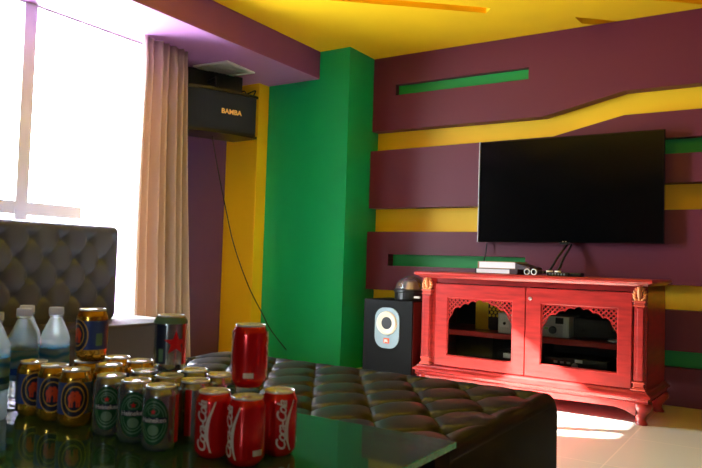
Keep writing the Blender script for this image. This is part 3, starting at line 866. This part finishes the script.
# rounded plate
def rrect(w, h, r, n=8, cx=0, cz=0):
    out = []
    for qx, qz, a0 in ((w/2-r, h/2-r, 0), (-w/2+r, h/2-r, pi/2), (-w/2+r, -h/2+r, pi), (w/2-r, -h/2+r, 3*pi/2)):
        for k in range(n+1):
            a_ = a0 + k/n*pi/2; out.append((cx+qx+r*cos(a_), cz+qz+r*sin(a_)))
    return out
PX, PZ = 0.022, 0.412
bm = B(); prism(bm, rrect(0.205, 0.290, 0.080, cx=PX, cz=PZ), 'y', -0.010, 0.0); pl = link('port_plate', bm, 'plate', sb)
bm = B(); t = B(); lathe(t, [(0.040, 0.003), (0.050, 0.006), (0.062, 0.011), (0.072, 0.014), (0.083, 0.010), (0.085, 0.0), (0.085, -0.002)], 40)
join(bm, t, Matrix.Translation((PX, -0.010, PZ+0.035)) @ Matrix.Rotation(pi/2, 4, 'X')); o = link('port_ring', bm, 'cream', pl, smooth=True); o['label'] = 'cream flared port ring'
bm = B(); t = B(); lathe(t, [(0, 0.0), (0.044, 0.0), (0.044, 0.0045), (0, 0.0045)], 32)  # flat black disc painting the shade inside the port
join(bm, t, Matrix.Translation((PX, -0.010, PZ+0.035)) @ Matrix.Rotation(pi/2, 4, 'X')); link('port_shade_disc', bm, 'black', pl)
bm = B(); box(bm, PX-0.024, PX+0.024, -0.013, -0.010, PZ-0.110, PZ-0.073, 0.001, 1); bd = link('badge', bm, 'orange', sb)
t = text_bm('JBL', 0.026, 0.0005, bold=0.0008)
bmesh.ops.transform(t, matrix=Matrix.Translation((PX, -0.0136, PZ-0.0915)) @ Matrix.Rotation(pi/2, 4, 'X'), verts=t.verts)
link('lettering', t, 'paper', bd)
dl = empty('disco_dome_lamp', (-2.325, 4.43, 0.6125)); dl.scale = (1.12, 1.12, 1.12)
tag(dl, 'round party lamp with faceted clear dome standing on the subwoofer', 'party light')
bm = B(); lathe(bm, [(0, 0), (0.098, 0), (0.102, 0.008), (0.102, 0.05), (0.108, 0.055), (0.108, 0.068), (0.096, 0.072), (0, 0.072)], 32); link('base', bm, 'black', dl, smooth=False)
bm = B(); lathe(bm, [(0.098*cos(a_*pi/18), 0.070+0.088*sin(a_*pi/18)) for a_ in range(9)]+[(0, 0.158)], 20); link('dome', bm, 'dome', dl)
bm = B(); lathe(bm, [(0, 0.072), (0.05, 0.072), (0.03, 0.11), (0, 0.118)], 16); link('lamp_core', bm, 'silver', dl)
bm = B(); box(bm, 0.085, 0.125, -0.115, -0.095, 0.02, 0.034, 0.003, 1); link('switch', bm, 'silp', dl)

# ------------------------------------------------------------------ glass table
TZ = 0.535
tb = empty('glass_table', (-1.30, 0.75, 0.0))
tag(tb, 'low table with green-edged glass top holding the cans and bottles', 'table')
x0, x1, y0, y1 = -2.2+1.30, -0.535+1.30, 0.25-0.75, 1.225-0.75
bm = B(); v4 = [bm.verts.new(p) for p in ((x0, y0, TZ), (x1, y0, TZ), (x1, y1, TZ), (x0, y1, TZ))]; bm.faces.new(v4)
e_ = bmesh.ops.extrude_face_region(bm, geom=bm.faces[:])
link_faces = None
bm.free()
bm = B(); box(bm, x0+0.003, x1-0.003, y0+0.003, y1-0.003, TZ-0.012, TZ); link('glass_top', bm, 'tabg', tb)
bm = B()
box(bm, x0, x0+0.0029, y0, y1, TZ-0.0118, TZ-0.0006); box(bm, x1-0.0029, x1, y0, y1, TZ-0.0118, TZ-0.0006)
box(bm, x0+0.003, x1-0.003, y0, y0+0.0029, TZ-0.0118, TZ-0.0006); box(bm, x0+0.003, x1-0.003, y1-0.0029, y1, TZ-0.0118, TZ-0.0006)
o = link('polished_edge', bm, 'gedge', tb); o['label'] = 'bright green polished glass edge'
for lx in (x0+0.04, x1-0.075):
    for ly in (y0+0.04, y1-0.085):
        bm = B(); box(bm, lx, lx+0.07, ly, ly+0.07, 0.0, TZ-0.0125, 0.003, 1); link('leg', bm, 'matte', tb)
bm = B(); box(bm, x0+0.06, x1-0.08, y0+0.06, 1.275-0.75, 0.16, 0.18); link('lower_shelf', bm, 'matte', tb)

# ------------------------------------------------------------------ cans
CR, CH = 0.0315, 0.110
def wrap(bm, s, z, off=0.0004):
    a_ = s/CR - pi/2
    return ((CR+off)*cos(a_), (CR+off)*sin(a_), z)
def disc_wrap(bm, cs, cz, rx, rz, off, hole=0.0, nr=6, na=28):
    rings = []
    for i in range(nr+1):
        f_ = hole + (1-hole)*i/nr
        rings.append([bm.verts.new(wrap(bm, cs+rx*f_*cos(2*pi*k/na), cz+rz*f_*sin(2*pi*k/na), off)) for k in range(na)])
    for a_, b2 in zip(rings, rings[1:]):
        for k in range(na): bm.faces.new((a_[k], a_[(k+1) % na], b2[(k+1) % na], b2[k]))
    if hole == 0:
        pass
def rect_wrap(bm, s0, s1, z0, z1, off=0.0004, n=14):
    vs = [(bm.verts.new(wrap(bm, s0+(s1-s0)*i/n, z0, off)), bm.verts.new(wrap(bm, s0+(s1-s0)*i/n, z1, off))) for i in range(n+1)]
    for a_, b2 in zip(vs, vs[1:]): bm.faces.new((a_[0], b2[0], b2[1], a_[1]))
def ribbon_wrap(bm, pts, off=0.0005):
    # pts: (s, z, halfwidth)
    vs = [(bm.verts.new(wrap(bm, s-h, z, off)), bm.verts.new(wrap(bm, s+h, z, off))) for s, z, h in pts]
    for a_, b2 in zip(vs, vs[1:]): bm.faces.new((a_[0], b2[0], b2[1], a_[1]))
def text_wrap(s, size, cs, cz, rot=0.0, off=0.0007, shear=0.0, bold=0.0, spacing=1.0):
    t = text_bm(s, size, shear=shear, bold=bold, spacing=spacing)
    bmesh.ops.subdivide_edges(t, edges=[e for e in t.edges if e.calc_length() > 0.004], cuts=2)
    for v_ in t.verts:
        x, y = v_.co.x, v_.co.y
        X, Y = x*cos(rot)-y*sin(rot), x*sin(rot)+y*cos(rot)
        v_.co = Vector(wrap(t, cs+X, cz+Y, off))
    return t
def star_wrap(bm, cs, cz, r, off=0.0006):
    rings = []
    for f in (0.02, 0.25, 0.5, 0.75, 1.0):
        ring = []
        for k in range(10):
            ra, rb = (r, r*0.42) if k % 2 == 0 else (r*0.42, r)
            a0, a1 = pi/2 + k*pi/5, pi/2 + (k+1)*pi/5
            p0, p1 = (ra*cos(a0), ra*sin(a0)), (rb*cos(a1), rb*sin(a1))
            for q in (0, 0.34, 0.67):
                ring.append(bm.verts.new(wrap(bm, cs+f*(p0[0]+(p1[0]-p0[0])*q), cz+f*(p0[1]+(p1[1]-p0[1])*q), off)))
        rings.append(ring)
    n = 30
    for a_, b2 in zip(rings, rings[1:]):
        for k in range(n): bm.faces.new((a_[k], a_[(k+1) % n], b2[(k+1) % n], b2[k]))
    bm.faces.new(rings[0])
SC = 0.0315/0.033
body_prof = [(0, 0.004), (0.020, 0.004), (0.024, 0.0), (0.026, 0.001), (0.0295, 0.006), (0.0328, 0.012), (CR, 0.016), (CR, 0.094), (0.0322, 0.098), (0.0285, 0.1055), (0.0272, 0.108)]
lid_prof = [(0.0272, 0.108), (0.0278, 0.1095), (0.0278, 0.1115), (0.0268, 0.112), (0.0258, 0.111), (0.0252, 0.1070), (0.022, 0.1065), (0, 0.1068)]
body_prof = [(a*SC if abs(a-CR) > 1e-9 else a, b*0.110/0.112) for a, b in body_prof]
lid_prof = [(a*SC, b*0.110/0.112) for a, b in lid_prof]
def can_base(name, material):
    e = empty(name, (0, 0, 0))
    bm = B(); lathe(bm, body_prof, 40); link('body', bm, material, e, smooth=True)
    bm = B(); lathe(bm, lid_prof, 40); ld = link('lid', bm, 'lid', e, smooth=True); ld['label'] = 'silver aluminium lid'
    bm = B(); t = B(); prism(t, rrect(0.014, 0.024, 0.006), 'z', 0.1072, 0.1084); join(bm, t, Matrix.Translation((0, -0.004, 0)))
    link('pull_tab', bm, 'silver', ld)
    return e
def coke():
    e = can_base('red_soda_can', 'red')
    for base in (0.0, pi*CR):     # front and back print
        bm = B(); pts = []
        for i in range(25):
            t_ = i/24; z = 0.012 + 0.084*t_
            pts.append((base+0.013 - 0.009*sin(t_*pi*1.15+0.1) , z, 0.0012+0.0030*sin(pi*t_)**2*(1-0.5*t_)))
        ribbon_wrap(bm, pts); link('wave_stripe', bm, 'cwhite', e)
        link('lettering', text_wrap('Coca-Cola', 0.0235, base-0.004, 0.054, rot=pi/2, shear=0.35, bold=0.0004, spacing=0.82), 'cwhite', e)
        bm = B(); rect_wrap(bm, base+pi*CR/2-0.009, base+pi*CR/2+0.009, 0.018, 0.027); link('barcode', bm, 'cwhite', e)
    return e
def heineken():
    e = can_base('green_beer_can', 'hein')
    for base in (0.0, pi*CR):
        bm = B(); disc_wrap(bm, base, 0.053, 0.0265, 0.040, 0.0004); ov = link('oval_label', bm, 'cgreen', e)
        bm = B()
        disc_wrap(bm, base, 0.053, 0.0235, 0.035, 0.0006, hole=0.93, nr=1)
        disc_wrap(bm, base, 0.053, 0.019, 0.029, 0.0006, hole=0.93, nr=1)
        disc_wrap(bm, base, 0.038, 0.010, 0.009, 0.0006)
        disc_wrap(bm, base, 0.070, 0.011, 0.008, 0.0006, hole=0.8, nr=1)
        link('oval_rings', bm, 'clgreen', ov)
        bm = B(); rect_wrap(bm, base-0.024, base+0.024, 0.050, 0.060, 0.0007); bn = link('name_band', bm, 'cdark', e)
        link('lettering', text_wrap('Heineken', 0.0115, base, 0.0548, off=0.0010, bold=0.0002), 'cwhite', bn)
        bm = B(); star_wrap(bm, base, 0.069, 0.0055, 0.0008); link('red_star', bm, 'cred', e)
        bm = B(); rect_wrap(bm, base+pi*CR/2-0.010, base+pi*CR/2+0.002, 0.014, 0.096); link('red_stripe', bm, 'cred', e)
    return e
def star_can():
    e = can_base('silver_star_can', 'hein')
    bm = B(); rect_wrap(bm, -0.030, -0.008, 0.016, 0.092, 0.0004); o = link('dark_panel', bm, 'cdark', e)
    bm = B(); rect_wrap(bm, -0.022, -0.013, 0.02, 0.045, 0.0008); link('fine_print', bm, 'clgreen', o)
    bm = B(); rect_wrap(bm, 0.026, 0.032, 0.014, 0.094, 0.0004); link('red_stripe', bm, 'cred', e)
    bm = B(); star_wrap(bm, 0.011, 0.056, 0.024, 0.0009); link('red_star', bm, 'cred', e)
    bm = B(); lathe(bm, [(0.0332, 0.0935), (0.0326, 0.0985), (0.0290, 0.1053)], 40); link('green_shoulder', bm, 'clgreen', e, smooth=True)
    return e
def chang(panel=False):
    e = can_base('gold_beer_can', 'gold')
    bm = B(); rect_wrap(bm, -pi*CR*0.98, pi*CR*0.98, 0.026, 0.086, 0.0003, n=60); link('blue_band', bm, 'cblue', e)
    for base in (0.0, pi*CR):
        bm = B(); disc_wrap(bm, base, 0.055, 0.0275, 0.036, 0.0006); od = link('oval_label', bm, 'cdark', e)
        bm = B()
        disc_wrap(bm, base, 0.055, 0.0275, 0.036, 0.0009, hole=0.92, nr=1)
        disc_wrap(bm, base, 0.056, 0.0185, 0.025, 0.0009, hole=0.90, nr=1)
        link('gold_rings', bm, 'cgold', od)
        for s in (-1, 1):
            bm = B()
            disc_wrap(bm, base+s*0.006, 0.057, 0.0062, 0.009, 0.0010, nr=3, na=16)
            disc_wrap(bm, base+s*0.0035, 0.066, 0.0040, 0.005, 0.00105, nr=2, na=12)
            rect_wrap(bm, base+s*0.0085-0.0018, base+s*0.0085+0.0018, 0.040, 0.052, 0.0010, n=3)
            rect_wrap(bm, base+s*0.004-0.0016, base+s*0.004+0.0016, 0.040, 0.052, 0.0010, n=3)
            link('elephant_emblem', bm, 'corange', od)
        bm = B(); rect_wrap(bm, base+pi*CR/2-0.007, base+pi*CR/2+0.007, 0.034, 0.060, 0.0006); link('fine_print', bm, 'clgreen', e)
    return e
def copy_tree(o, parent=None):
    c_ = o.copy(); COL.objects.link(c_)
    if parent: c_.parent = parent
    for ch in list(o.children): copy_tree(ch, c_)
    return c_
protos = dict(coke=coke(), hein=heineken(), star=star_can(), chang=chang())
used = set()
# facing: rz such that local -Y looks at the camera, plus twist
def put_can(kind, x, y, lvl, twist, label, group):
    o = protos[kind] if kind not in used else copy_tree(protos[kind])
    used.add(kind)
    o.location = (x, y, TZ + 0.0002 + lvl*(CH+0.0002))
    o.rotation_euler = (0, 0, -math.atan2(x, y) + radians(twist))
    tag(o, label, 'can', group)
K = (.87-.647)/(.87-.662)
G1, G2, G3 = 'gold beer cans on the glass table', 'green label beer cans on the glass table', 'red soda cans on the glass table'
put_can('chang', -1.240*K, .797*K, 0, 8, 'gold beer can leftmost in the front row, beside the water bottles', G1)
put_can('chang', -1.172*K, .797*K, 0, -5, 'gold beer can in the middle of the front row of three gold cans', G1)
put_can('chang', -1.104*K, .795*K, 0, -2, 'gold beer can at the right end of the front gold row, emblem facing out', G1)
put_can('chang', -1.108*K, .870*K, 0, 90, 'gold beer can standing directly behind the front gold row, next to the green cans', G1)
put_can('chang', -1.178*K, .872*K, 0, 60, 'gold beer can half hidden beneath the upright stacked gold can', G1)
put_can('chang', -1.106*K, .942*K, 0, 70, 'gold beer can in the rear row, left of the star can', G1)
put_can('chang', -1.178*K, .945*K, 0, 40, 'gold beer can in the rear row whose lid shows right of the stacked gold can', G1)
put_can('chang', -1.252, .935, 1, -62, 'gold and blue beer can stacked on top of the other gold cans', G1)
put_can('hein', -1.007*K, .797*K, 0, -12, 'green label beer can leftmost in the front row, next to the gold cans', G2)
put_can('hein', -.937*K, .793*K, 0, -6, 'green label beer can in the middle of the front green row', G2)
put_can('hein', -.867*K, .786*K, 0, -22, 'green label beer can at the right of the front green row', G2)
put_can('hein', -1.003*K, .868*K, 0, 30, 'green label beer can in the second row behind the leftmost front one', G2)
put_can('hein', -.933*K, .864*K, 0, 50, 'green label beer can directly underneath the silver star can', G2)
put_can('hein', -.864*K, .860*K, 0, 75, 'green label beer can with red stripe beside the left front red can', G2)
put_can('hein', -.945*K, .936*K, 0, 60, 'green label beer can in the rear row behind the star can', G2)
put_can('hein', -.874*K, .932*K, 0, 40, 'green label beer can in the rear row beside the stacked red can', G2)
put_can('star', -1.042, .962, 1, 0, 'silver can with a big red star stacked above the green label cans', 'stacked silver star can')
put_can('coke', -.773*K, .812*K, 0, -28, 'left can of the red trio at the bottom, white script upright', G3)
put_can('coke', -.704*K, .812*K, 0, -52, 'front can of the red trio, nearest the camera', G3)
put_can('coke', -.700*K, .886*K, 0, 18, 'right can of the red trio, white script facing out', G3)
put_can('coke', -.812, .938, 1, 88, 'red soda can stacked on top of the red trio', G3)

# ------------------------------------------------------------------ water bottles
def bottle():
    e = empty('water_bottle', (0, 0, 0))
    prof = [(0, 0.006), (0.018, 0.004), (0.026, 0.0), (0.030, 0.005)]
    z = 0.010
    for i in range(3):
        prof += [(0.0305, z), (0.0285, z+0.005), (0.0305, z+0.010)]; z += 0.013
    prof += [(0.0305, 0.052), (0.0300, 0.056), (0.0300, 0.122), (0.0305, 0.125), (0.0290, 0.129), (0.0305, 0.133), (0.0300, 0.140), (0.0265, 0.152), (0.0205, 0.166), (0.0150, 0.178), (0.0122, 0.184), (0.0120, 0.187), (0.0150, 0.188), (0.0150, 0.190), (0.0118, 0.191), (0.0118, 0.196), (0, 0.196)]
    bm = B(); lathe(bm, prof, 36); link('bottle_body', bm, 'pet', e, smooth=True)
    bm = B(); lathe(bm, [(0.0306, 0.058), (0.0307, 0.060), (0.0307, 0.119), (0.0306, 0.121), (0.03015, 0.121), (0.03015, 0.058), (0.0306, 0.058)], 36); lb = link('label_wrap', bm, 'blabel', e, smooth=True)
    lb['label'] = 'light blue paper label'
    bm = B(); lathe(bm, [(0.0309, 0.070), (0.0310, 0.072), (0.0310, 0.082), (0.0309, 0.084), (0.03075, 0.084), (0.03075, 0.070), (0.0309, 0.070)], 36); link('label_band', bm, 'blabel2', lb, smooth=True)
    bm = B()
    n = 48; R = []
    for r, z in ((0.0150, 0.1915), (0.0152, 0.193), (0.0150, 0.2045), (0.0138, 0.207)):
        R.append([bm.verts.new(((r+(0.0005 if k % 2 else 0))*cos(2*pi*k/n), (r+(0.0005 if k % 2 else 0))*sin(2*pi*k/n), z)) for k in range(n)])
    for a_, b2 in zip(R, R[1:]):
        for k in range(n): bm.faces.new((a_[k], a_[(k+1) % n], b2[(k+1) % n], b2[k]))
    bm.faces.new(R[-1]); bm.faces.new(R[0])
    cp = link('cap', bm, 'capw', e); cp['label'] = 'white screw cap'
    return e
bt = bottle(); fb = True
for x, y, lb in ((-1.409, .877, 'clear water bottle in front of the others, just left of the gold cans'),
                 (-1.405, .952, 'clear water bottle standing alone right of the others behind the gold cans'),
                 (-1.484, .930, 'clear water bottle mostly hidden behind the front one'),
                 (-1.345, .775, 'clear water bottle cut off by the left edge of the photo')):
    o = bt if fb else copy_tree(bt); fb = False
    o.location = (x, y, TZ+0.0002); o.rotation_euler = (0, 0, random.random()*6); o.scale = (1.03, 1.03, 1.03)
    tag(o, lb, 'bottle', 'water bottles on the glass table')
